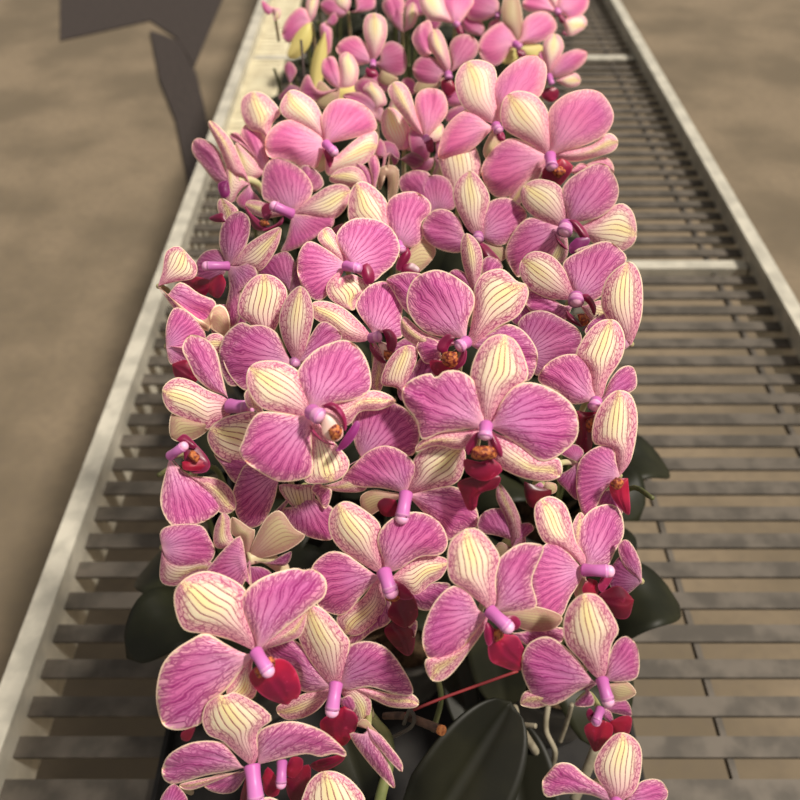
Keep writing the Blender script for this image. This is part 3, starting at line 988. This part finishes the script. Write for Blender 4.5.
        if tw >= 9 and cy > 100:
            # anther cap at the very end of the column
            bm = bmesh.new(); bmesh.ops.create_uvsphere(bm, u_segments=12, v_segments=8, radius=1)
            dr = (Vector(pts[-1]) - Vector(pts[-3])).normalized()
            q = dr.to_track_quat('Z', 'Y').to_matrix()
            cc = Vector(pts[-1]) + dr * r * .30 - YC * r * .04
            V = [cc + q @ Vector((v.co.x * r * .96, v.co.y * r * .96, v.co.z * r * .86)) for v in bm.verts]
            Fc = [[v.index for v in f.verts] for f in bm.faces]; bm.free()
            link_mesh('anther_cap', V, Fc, MCAP, o, C3, color=tcolor(min(fl['tint'], 1.05) , 'C'))
    if not fl.get('hasped'):
        nw = XC * n.x + YC * n.y + ZC * n.z
        A = C3 - ZC * .001
        pts = smooth_path([A, C3 - ZC * .009 - nw * .002, C3 - ZC * .018 + Vector((0, .004, -.006)), C3 - ZC * .022 + Vector((0, .008, -.026))], 5)
        V, Fc = tube(pts, [.0016] * len(pts), 8)
        link_mesh('pedicel', V, Fc, MST, root, C3, color=(.7, .7, .6, 1))
    return root

FL = parse()
for fl in FL: build_flower(fl)

# ------------------------------------------------------------------ foliage, pots, bench
M_LEAF = mat_simple('orchid leaf', srgb(32, 33, 22), srgb(46, 46, 30), 26, .5, .22, bstr=.15, trans=.04, tint=True)
M_POT = mat_simple('clear grey pot', srgb(66, 62, 56), srgb(86, 82, 74), 40, .5)
M_BARK = mat_simple('bark chips', srgb(48, 36, 26), srgb(112, 88, 62), 70, .9, bstr=1.0, dist=.01)
M_SPIKE = mat_simple('flower spike', srgb(96, 104, 60), srgb(128, 128, 80), 50, .5, tint=True)
M_STAKE = mat_simple('dark stake', srgb(46, 30, 30), srgb(62, 44, 40), 60, .5)
M_ROOT = mat_simple('aerial root', srgb(112, 104, 86), srgb(146, 138, 118), 90, .8)
M_RED = mat_simple('red string', srgb(112, 26, 32), srgb(128, 38, 40), 90, .6)
M_CUT = mat_simple('brown cut stem', srgb(62, 48, 40), srgb(96, 74, 60), 160, .7)
M_CUTEND = mat_simple('fresh orange cut', srgb(214, 142, 84), srgb(170, 96, 56), 400, .7)

def leaf_mesh(base, tip, width, droop, roll=0.0, fold=.18):
    """strap leaf from base to tip with a gutter along the midrib"""
    base, tip = Vector(base), Vector(tip)
    ax = tip - base; side = ax.cross(Vector((0, 0, 1))).normalized()
    if side.length < .1: side = Vector((1, 0, 0))
    nrm = side.cross(ax.normalized())
    side = side * math.cos(roll) + nrm * math.sin(roll); nrm = side.cross(ax.normalized())
    V, Fc = [], []; nu, nv = 18, 8
    for i in range(nu + 1):
        t = i / nu; c = base + ax * t + Vector((0, 0, 1)) * droop * math.sin(math.pi * t)
        w = width / 2 * (.35 + .65 * min(1, t * 3)) * math.sqrt(max(0, 1 - max(0, (t - .45) / .55) ** 2.4)) if t < 1 else 0.0005
        for j in range(nv + 1):
            q = j / nv * 2 - 1
            V.append(c + side * w * q + nrm * (fold * w * abs(q)))
    for i in range(nu):
        for j in range(nv):
            a = i * (nv + 1) + j; Fc.append((a, a + 1, a + nv + 2, a + nv + 1))
    return V, Fc

def make_pot(root, c):
    prof = [(.042, 0), (.047, .02), (.052, .06), (.056, .095), (.060, .097), (.060, .105), (.055, .105), (.053, .09)]
    V, Fc = [], []; n = 28
    for r, z in prof:
        for k in range(n):
            a = 2 * math.pi * k / n; V.append(c + Vector((r * math.cos(a), r * math.sin(a), z)))
    for i in range(len(prof) - 1):
        for k in range(n):
            a, b = i * n + k, i * n + (k + 1) % n; Fc.append((a, b, b + n, a + n))
    Fc.append(tuple(range(n))[::-1])
    pot = link_mesh('pot', V, Fc, M_POT, root, c)
    V, Fc = [], []; m = 14
    V.append(c + Vector((0, 0, .094)))
    for i in range(1, m + 1):
        for k in range(n):
            a = 2 * math.pi * k / n; r = .0535 * i / m
            V.append(c + Vector((r * math.cos(a), r * math.sin(a), .09 + .006 * mnoise.noise(Vector((r * 90 * math.cos(a), r * 90 * math.sin(a), c.x * 9))))))
    Fc += [(0, 1 + k, 1 + (k + 1) % n) for k in range(n)]
    for i in range(m - 1):
        for k in range(n):
            a, b = 1 + i * n + k, 1 + i * n + (k + 1) % n; Fc.append((a, a + n, b + n, b))
    link_mesh('bark', V, Fc, M_BARK, pot, c)

def copy_tree(o, parent=None):
    c = o.copy(); COL.objects.link(c)
    if parent is not None: c.parent = parent
    for ch in list(o.children): copy_tree(ch, c)
    return c
def make_plant(seed):
    rnd = random.Random(seed)
    c = Vector((0, 0, BENCH_Z + .004)); root = empty('orchid_plant', c)
    make_pot(root, c)
    for k in range(5):
        a = k * 2.4 + rnd.random() * .6; L = .10 + .04 * rnd.random()
        b = c + Vector((.008 * math.cos(a), .008 * math.sin(a), .095))
        tip = b + Vector((L * math.cos(a) * .72, L * math.sin(a) * .72, .035 + .05 * rnd.random()))
        V, Fc = leaf_mesh(b, tip, .062, .045)
        lf = link_mesh('leaf', V, Fc, M_LEAF, root, c, color=(.7, .75, .7, 1))
        sm = lf.modifiers.new('thickness', 'SOLIDIFY'); sm.thickness = .0018
    for sx in (-.006, .008):
        top = CAM_Z - CAN_H - .085 - BENCH_Z
        P = [c + Vector((0, 0, .09)), c + Vector((sx, .01, .2)), c + Vector((sx * 1.6, -.005, top * .86)), c + Vector((sx * 1.3, -.05, top))]
        pts = smooth_path(P, 6); V, Fc = tube(pts, [.0026 - .0012 * i / len(pts) for i in range(len(pts))], 8)
        link_mesh('flower_spike', V, Fc, M_SPIKE, root, c, color=(.6, .6, .6, 1))
    return root
kinds = [make_plant(3), make_plant(8)]
GL = 'potted orchid plant with dark strap leaves standing on the bench beneath the blossoms'
nplant = 0
for r in range(10):
    for q in range(3):
        x = -.125 + .135 * q + (.01 if r % 2 else -.01)
        y = .36 + .155 * r + .02 * math.sin(q * 2.1 + r)
        if nplant < 2: p = kinds[nplant]
        else: p = copy_tree(kinds[nplant % 2])
        p.location = (x, y, BENCH_Z + .004)
        tag(p, GL, 'potted plant', 'potted orchid plants hidden under the canopy of blossoms')
        nplant += 1

# dark stakes seen through the far blossoms
for (px, py0, py1, w, lab) in ((375, -6, 40, 2.2, 'thin dark stake rising in the far middle above an egg shaped cream sepal'),
                          (399, 28, 74, 2.2, 'thin dark stake between two purple blossoms in the far middle'),
                          (467, 6, 46, 2.4, 'thin dark stake near the top edge right of the bright cream blossom'),
                          (301, 40, 96, 2.6, 'thin dark stake beside the yellow drooping blossom at the far left'),
                          (399, 148, 200, 1.0, 'hair-thin dark stake in the upper middle between purple and cream petals')):
    dd = nominal(py0) + .012
    if w < 2: dd = float(ZB[170 + PAD, px + PAD]) - .004
    top = at(px, py0, dd); bot = Vector((top.x, top.y + .004, BENCH_Z + .1))
    V, Fc = tube([bot, top], [w / 2 / F * dd] * 2, 8)
    tag(link_mesh('plant_stake', V, Fc, M_STAKE, None, bot), lab, 'plant stake')

# front strap leaves seen in the gap at the bottom
def px_leaf(base, tip, wpx, d0, d1, lab, tint, fold=.25, arc=0.0):
    B, T = at(*base, d0), at(*tip, d1)
    ax = (T - B); side = ax.cross(ZC).normalized(); nrm = side.cross(ax.normalized())
    if nrm.dot(ZC) < 0: nrm = -nrm
    V, Fc = [], []; nu, nv = 28, 12
    for i in range(nu + 1):
        t = i / nu
        c = B + ax * t + nrm * arc * math.sin(math.pi * t)
        w = wpx / 2 / F * d0 * (.55 + .45 * min(1, t * 2.6)) * math.sqrt(max(0, 1 - max(0, (t - .4) / .6) ** 2.2)) if t < 1 else .0004
        for j in range(nv + 1):
            q = j / nv * 2 - 1
            V.append(c + side * w * q + nrm * (fold * w * (abs(q) - .06 / (.06 + abs(q))*.2)))
    for i in range(nu):
        for j in range(nv):
            a = i * (nv + 1) + j; Fc.append((a, a + 1, a + nv + 2, a + nv + 1))
    o = link_mesh('strap_leaf', V, Fc, M_LEAF, None, B, color=(tint, tint, tint, 1))
    sm = o.modifiers.new('thickness', 'SOLIDIFY'); sm.thickness = .0016
    tag(o, lab, 'leaf')
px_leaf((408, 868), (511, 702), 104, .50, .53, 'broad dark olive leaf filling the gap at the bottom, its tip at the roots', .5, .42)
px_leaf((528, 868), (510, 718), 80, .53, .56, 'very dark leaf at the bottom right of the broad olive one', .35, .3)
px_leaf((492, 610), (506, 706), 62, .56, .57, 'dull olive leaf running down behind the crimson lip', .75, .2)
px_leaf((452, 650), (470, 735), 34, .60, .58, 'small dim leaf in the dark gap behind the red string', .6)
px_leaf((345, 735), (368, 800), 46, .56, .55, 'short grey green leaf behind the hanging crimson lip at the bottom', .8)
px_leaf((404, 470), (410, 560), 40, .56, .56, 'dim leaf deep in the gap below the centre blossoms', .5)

def pipe(name, pts, r, mat, lab, cat, k=8, color=None, taper=1.0):
    P = smooth_path([at(*p) for p in pts], k)
    rr = [r * (1 + (taper - 1) * i / (len(P) - 1)) for i in range(len(P))]
    V, Fc = tube(P, rr, 10)
    o = link_mesh(name, V, Fc, mat, None, P[0], color=color)
    if lab: tag(o, lab, cat)
    return o
pipe('string', [(405, 714, .455), (440, 699, .46), (518, 671, .465)], .0009, M_RED, 'thin red string stretched across the dark gap at the bottom', 'string')
st = pipe('cut_stem', [(384, 716, .47), (404, 716, .462), (424, 723, .455), (441, 730, .45)], .0021, M_CUT, 'brown cut flower stem with a fresh orange end above the broad leaf', 'stem', taper=1.25)
e = at(441.5, 730.3, .4495); V, Fc = tube([at(440, 729.6, .4505), at(442.4, 730.6, .4485), at(443, 730.9, .4482)], [.0029, .0030, .0022], 12)
link_mesh('cut_end', V, Fc, M_CUTEND, st, e)
V, Fc = tube(smooth_path([at(404, 724, .46), at(409, 711, .452), at(414, 716, .450), at(411, 727, .455), at(393, 737, .47)], 6), [.0011] * 25, 8)
link_mesh('clip', V, Fc, M_POT, st, e)
pipe('flower_spike', [(366, 708, .47), (376, 722, .465), (388, 738, .46), (389, 765, .455), (380, 800, .45), (374, 850, .45)], .0024, M_SPIKE, 'green flower spike curving down beside the wilted blossom at the bottom', 'stem', color=(1, 1, 1, 1), taper=1.4)
pipe('flower_spike', [(437, 676, .50), (441, 700, .51), (433, 730, .53)], .0018, M_SPIKE, 'dim green spike behind the crossing red string', 'stem', color=(.5, .5, .5, 1))
for pts, r, lab in (
    ([(514, 707, .55), (518, 722, .54), (527, 738, .54), (536, 752, .55)], .0028, 'pale grey aerial root forked right of the broad leaf tip'),
    ([(516, 724, .54), (526, 725, .535), (536, 726, .53)], .0017, 'short whitish root stub pointing right'),
    ([(548, 706, .56), (546, 730, .56), (555, 752, .56), (550, 772, .57)], .0020, 'thin tan root hanging in front of the bark'),
    ([(572, 704, .56), (567, 722, .57), (560, 742, .58)], .0016, 'thin grey root close under the lower right blossom'),
    ([(598, 742, .56), (588, 768, .56), (574, 800, .56)], .0036, 'thick grey root at the bottom right behind the wavy petal')):
    pipe('aerial_root', pts, r, M_ROOT, lab, 'root')

# ---- bench
M_SHADE_TRAY = mat_simple('black tray', srgb(22, 20, 20), srgb(34, 32, 30), 40, .8)
tr = []
for k in range(6):  # added black trays, put in to darken the gaps below the blossoms
    y = .06 + k * .325
    V, Fc = merge(box(-.21, .21, y, y + .31, BENCH_Z, BENCH_Z + .003), box(-.21, -.206, y, y + .31, BENCH_Z, BENCH_Z + .02), box(.206, .21, y, y + .31, BENCH_Z, BENCH_Z + .02),
                  box(-.21, .21, y, y + .004, BENCH_Z, BENCH_Z + .02), box(-.21, .21, y + .306, y + .31, BENCH_Z, BENCH_Z + .02))
    tag(link_mesh('gap_shade_tray', V, Fc, M_SHADE_TRAY, None, (0, y, BENCH_Z), smooth=False), 'added black tray on the bench holding the orchid pots', 'shade tray', 'added shade trays under the pots')
M_ALU = mat_simple('aluminium rail', srgb(178, 174, 160), srgb(205, 200, 184), 30, .45, .5, metal=.25, bstr=.05)
M_SLAT = mat_simple('galvanised slat', srgb(78, 73, 66), srgb(102, 95, 86), 30, .6, .4, metal=.3, bstr=.05)
M_SUNLIT_STRIP = mat_simple('sunlit beige mesh strip', srgb(196, 186, 156), srgb(214, 206, 176), 30, .7)
XL, XR = -.355, .56
bz = BENCH_Z
root = empty('growing_bench', (0, 2.4, 0))
tag(root, 'long galvanised growing bench with an aluminium rail carrying all the orchids', 'bench')
Y0, Y1 = -.2, 5.2
V, Fc = merge(box(XL - .007, XL + .007, Y0, Y1, bz - .06, bz + .03), box(XL - .011, XL + .011, Y0, Y1, bz + .028, bz + .034))
link_mesh('side_rail', V, Fc, M_ALU, root, (0, 2.4, 0), smooth=False)
V, Fc = merge(box(XR - .007, XR + .007, Y0, Y1, bz - .06, bz + .03), box(XR - .011, XR + .011, Y0, Y1, bz + .028, bz + .034))
link_mesh('side_rail', V, Fc, M_ALU, root, (0, 2.4, 0), smooth=False)
parts = []
y = 1.5  # far stretch alone is beige, sunlight put into its colour
while y < Y1:
    parts.append(box(XL + .007, XL + .085, y, y + .019, bz - .002, bz + .001)); y += .024
parts.append(box(XL + .078, XL + .086, 1.5, Y1, bz - .004, bz + .002))
V, Fc = merge(*parts)
tag(link_mesh('mesh_strip', V, Fc, M_SUNLIT_STRIP, root, (0, 2.4, 0), smooth=False), 'light sunlit beige mesh strip along the rail')
parts = []
y = Y0
while y < Y1:
    parts.append(box(XL + (.088 if y > 1.48 else .007), XR - .007, y, y + .019, bz - .004, bz)); y += .038
for x in (XL + .25, XL + .45, XL + .65, XL + .85): parts.append(box(x, x + .006, Y0, Y1, bz - .012, bz - .004))
V, Fc = merge(*parts)
link_mesh('slat_panel', V, Fc, M_SLAT, root, (0, 2.4, 0), smooth=False)
for y in (.2, 1.05, 1.9, 2.9, 3.8, 4.7):
    V, Fc = box(XL + .012, XR - .012, y, y + .022, bz - .03, bz + .004)
    link_mesh('cross_bar', V, Fc, M_ALU, root, (0, 2.4, 0), smooth=False)
for y in (.1, 2.5, 4.9):
    for x in (XL + .06, XR - .06):
        V, Fc = box(x - .02, x + .02, y - .02, y + .02, .0, bz - .03)
        link_mesh('leg', V, Fc, M_SLAT, root, (0, 2.4, 0), smooth=False)

# ---- floor and aisle
N = NT('aisle concrete'); c = N.coord()
n1 = N.noise(c, 2.2, 4); n2 = N.noise(c, 40, 3)
colr = N.mix(N.ss(n1, .35, .65), srgb(98, 87, 70), srgb(122, 108, 88))
colr = N.mix(N.ss(n2, .4, .7, 0, .3), colr, srgb(92, 82, 70))
M_FLOOR = N.finish(colr, .9, 0, n2, .4)
V, Fc = [(-5, -2, 0), (5, -2, 0), (5, 9, 0), (-5, 9, 0)], [(0, 1, 2, 3)]
tag(link_mesh('floor', V, Fc, M_FLOOR, None, (0, 0, 0), smooth=False), kind='structure')
M_DARK_FLOOR = mat_simple('dark floor patch', srgb(44, 38, 36), srgb(58, 50, 46), 60, .95)
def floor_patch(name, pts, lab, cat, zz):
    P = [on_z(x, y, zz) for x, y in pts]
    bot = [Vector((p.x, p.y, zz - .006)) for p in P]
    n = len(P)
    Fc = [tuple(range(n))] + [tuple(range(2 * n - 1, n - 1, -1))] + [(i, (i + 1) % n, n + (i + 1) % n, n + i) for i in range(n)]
    o = link_mesh(name, P + bot, Fc, M_DARK_FLOOR, None, P[0], smooth=False)
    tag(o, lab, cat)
floor_patch('floor_shade', [(60, -80), (254, -80), (222, 0), (194, 66), (177, 38), (150, 20), (60, 40)], 'dark floor patch standing in for the shade under the next bench, upper left', 'mat', .008)  # shade under the next bench, laid on the floor as a dark patch
floor_patch('dark_floor_strip', [(150, 30), (178, 40), (196, 72), (204, 105), (216, 168), (190, 190), (176, 120), (160, 80)], 'dark brown strip lying across the aisle floor beside the bench rail', 'floor strip', .016)  # flat dark strip on the floor, same material as the patch

# ------------------------------------------------------------------ light
w = bpy.data.worlds.new('world'); SC.world = w; w.use_nodes = True
bg = w.node_tree.nodes['Background']; bg.inputs[0].default_value = (1.0, .93, .86, 1); bg.inputs[1].default_value = .34
sun = bpy.data.lights.new('sun', 'SUN'); sun.energy = 5.0; sun.angle = math.radians(7); sun.color = (1, .92, .82)
so = bpy.data.objects.new('sun', sun); COL.objects.link(so)
D = (XC * .52 + YC * .55 + ZC * .74).normalized()
so.rotation_euler = D.to_track_quat('Z', 'Y').to_euler()
SC.view_settings.view_transform = 'Standard'
SC.view_settings.look = 'None'
SC.view_settings.exposure = 0.0
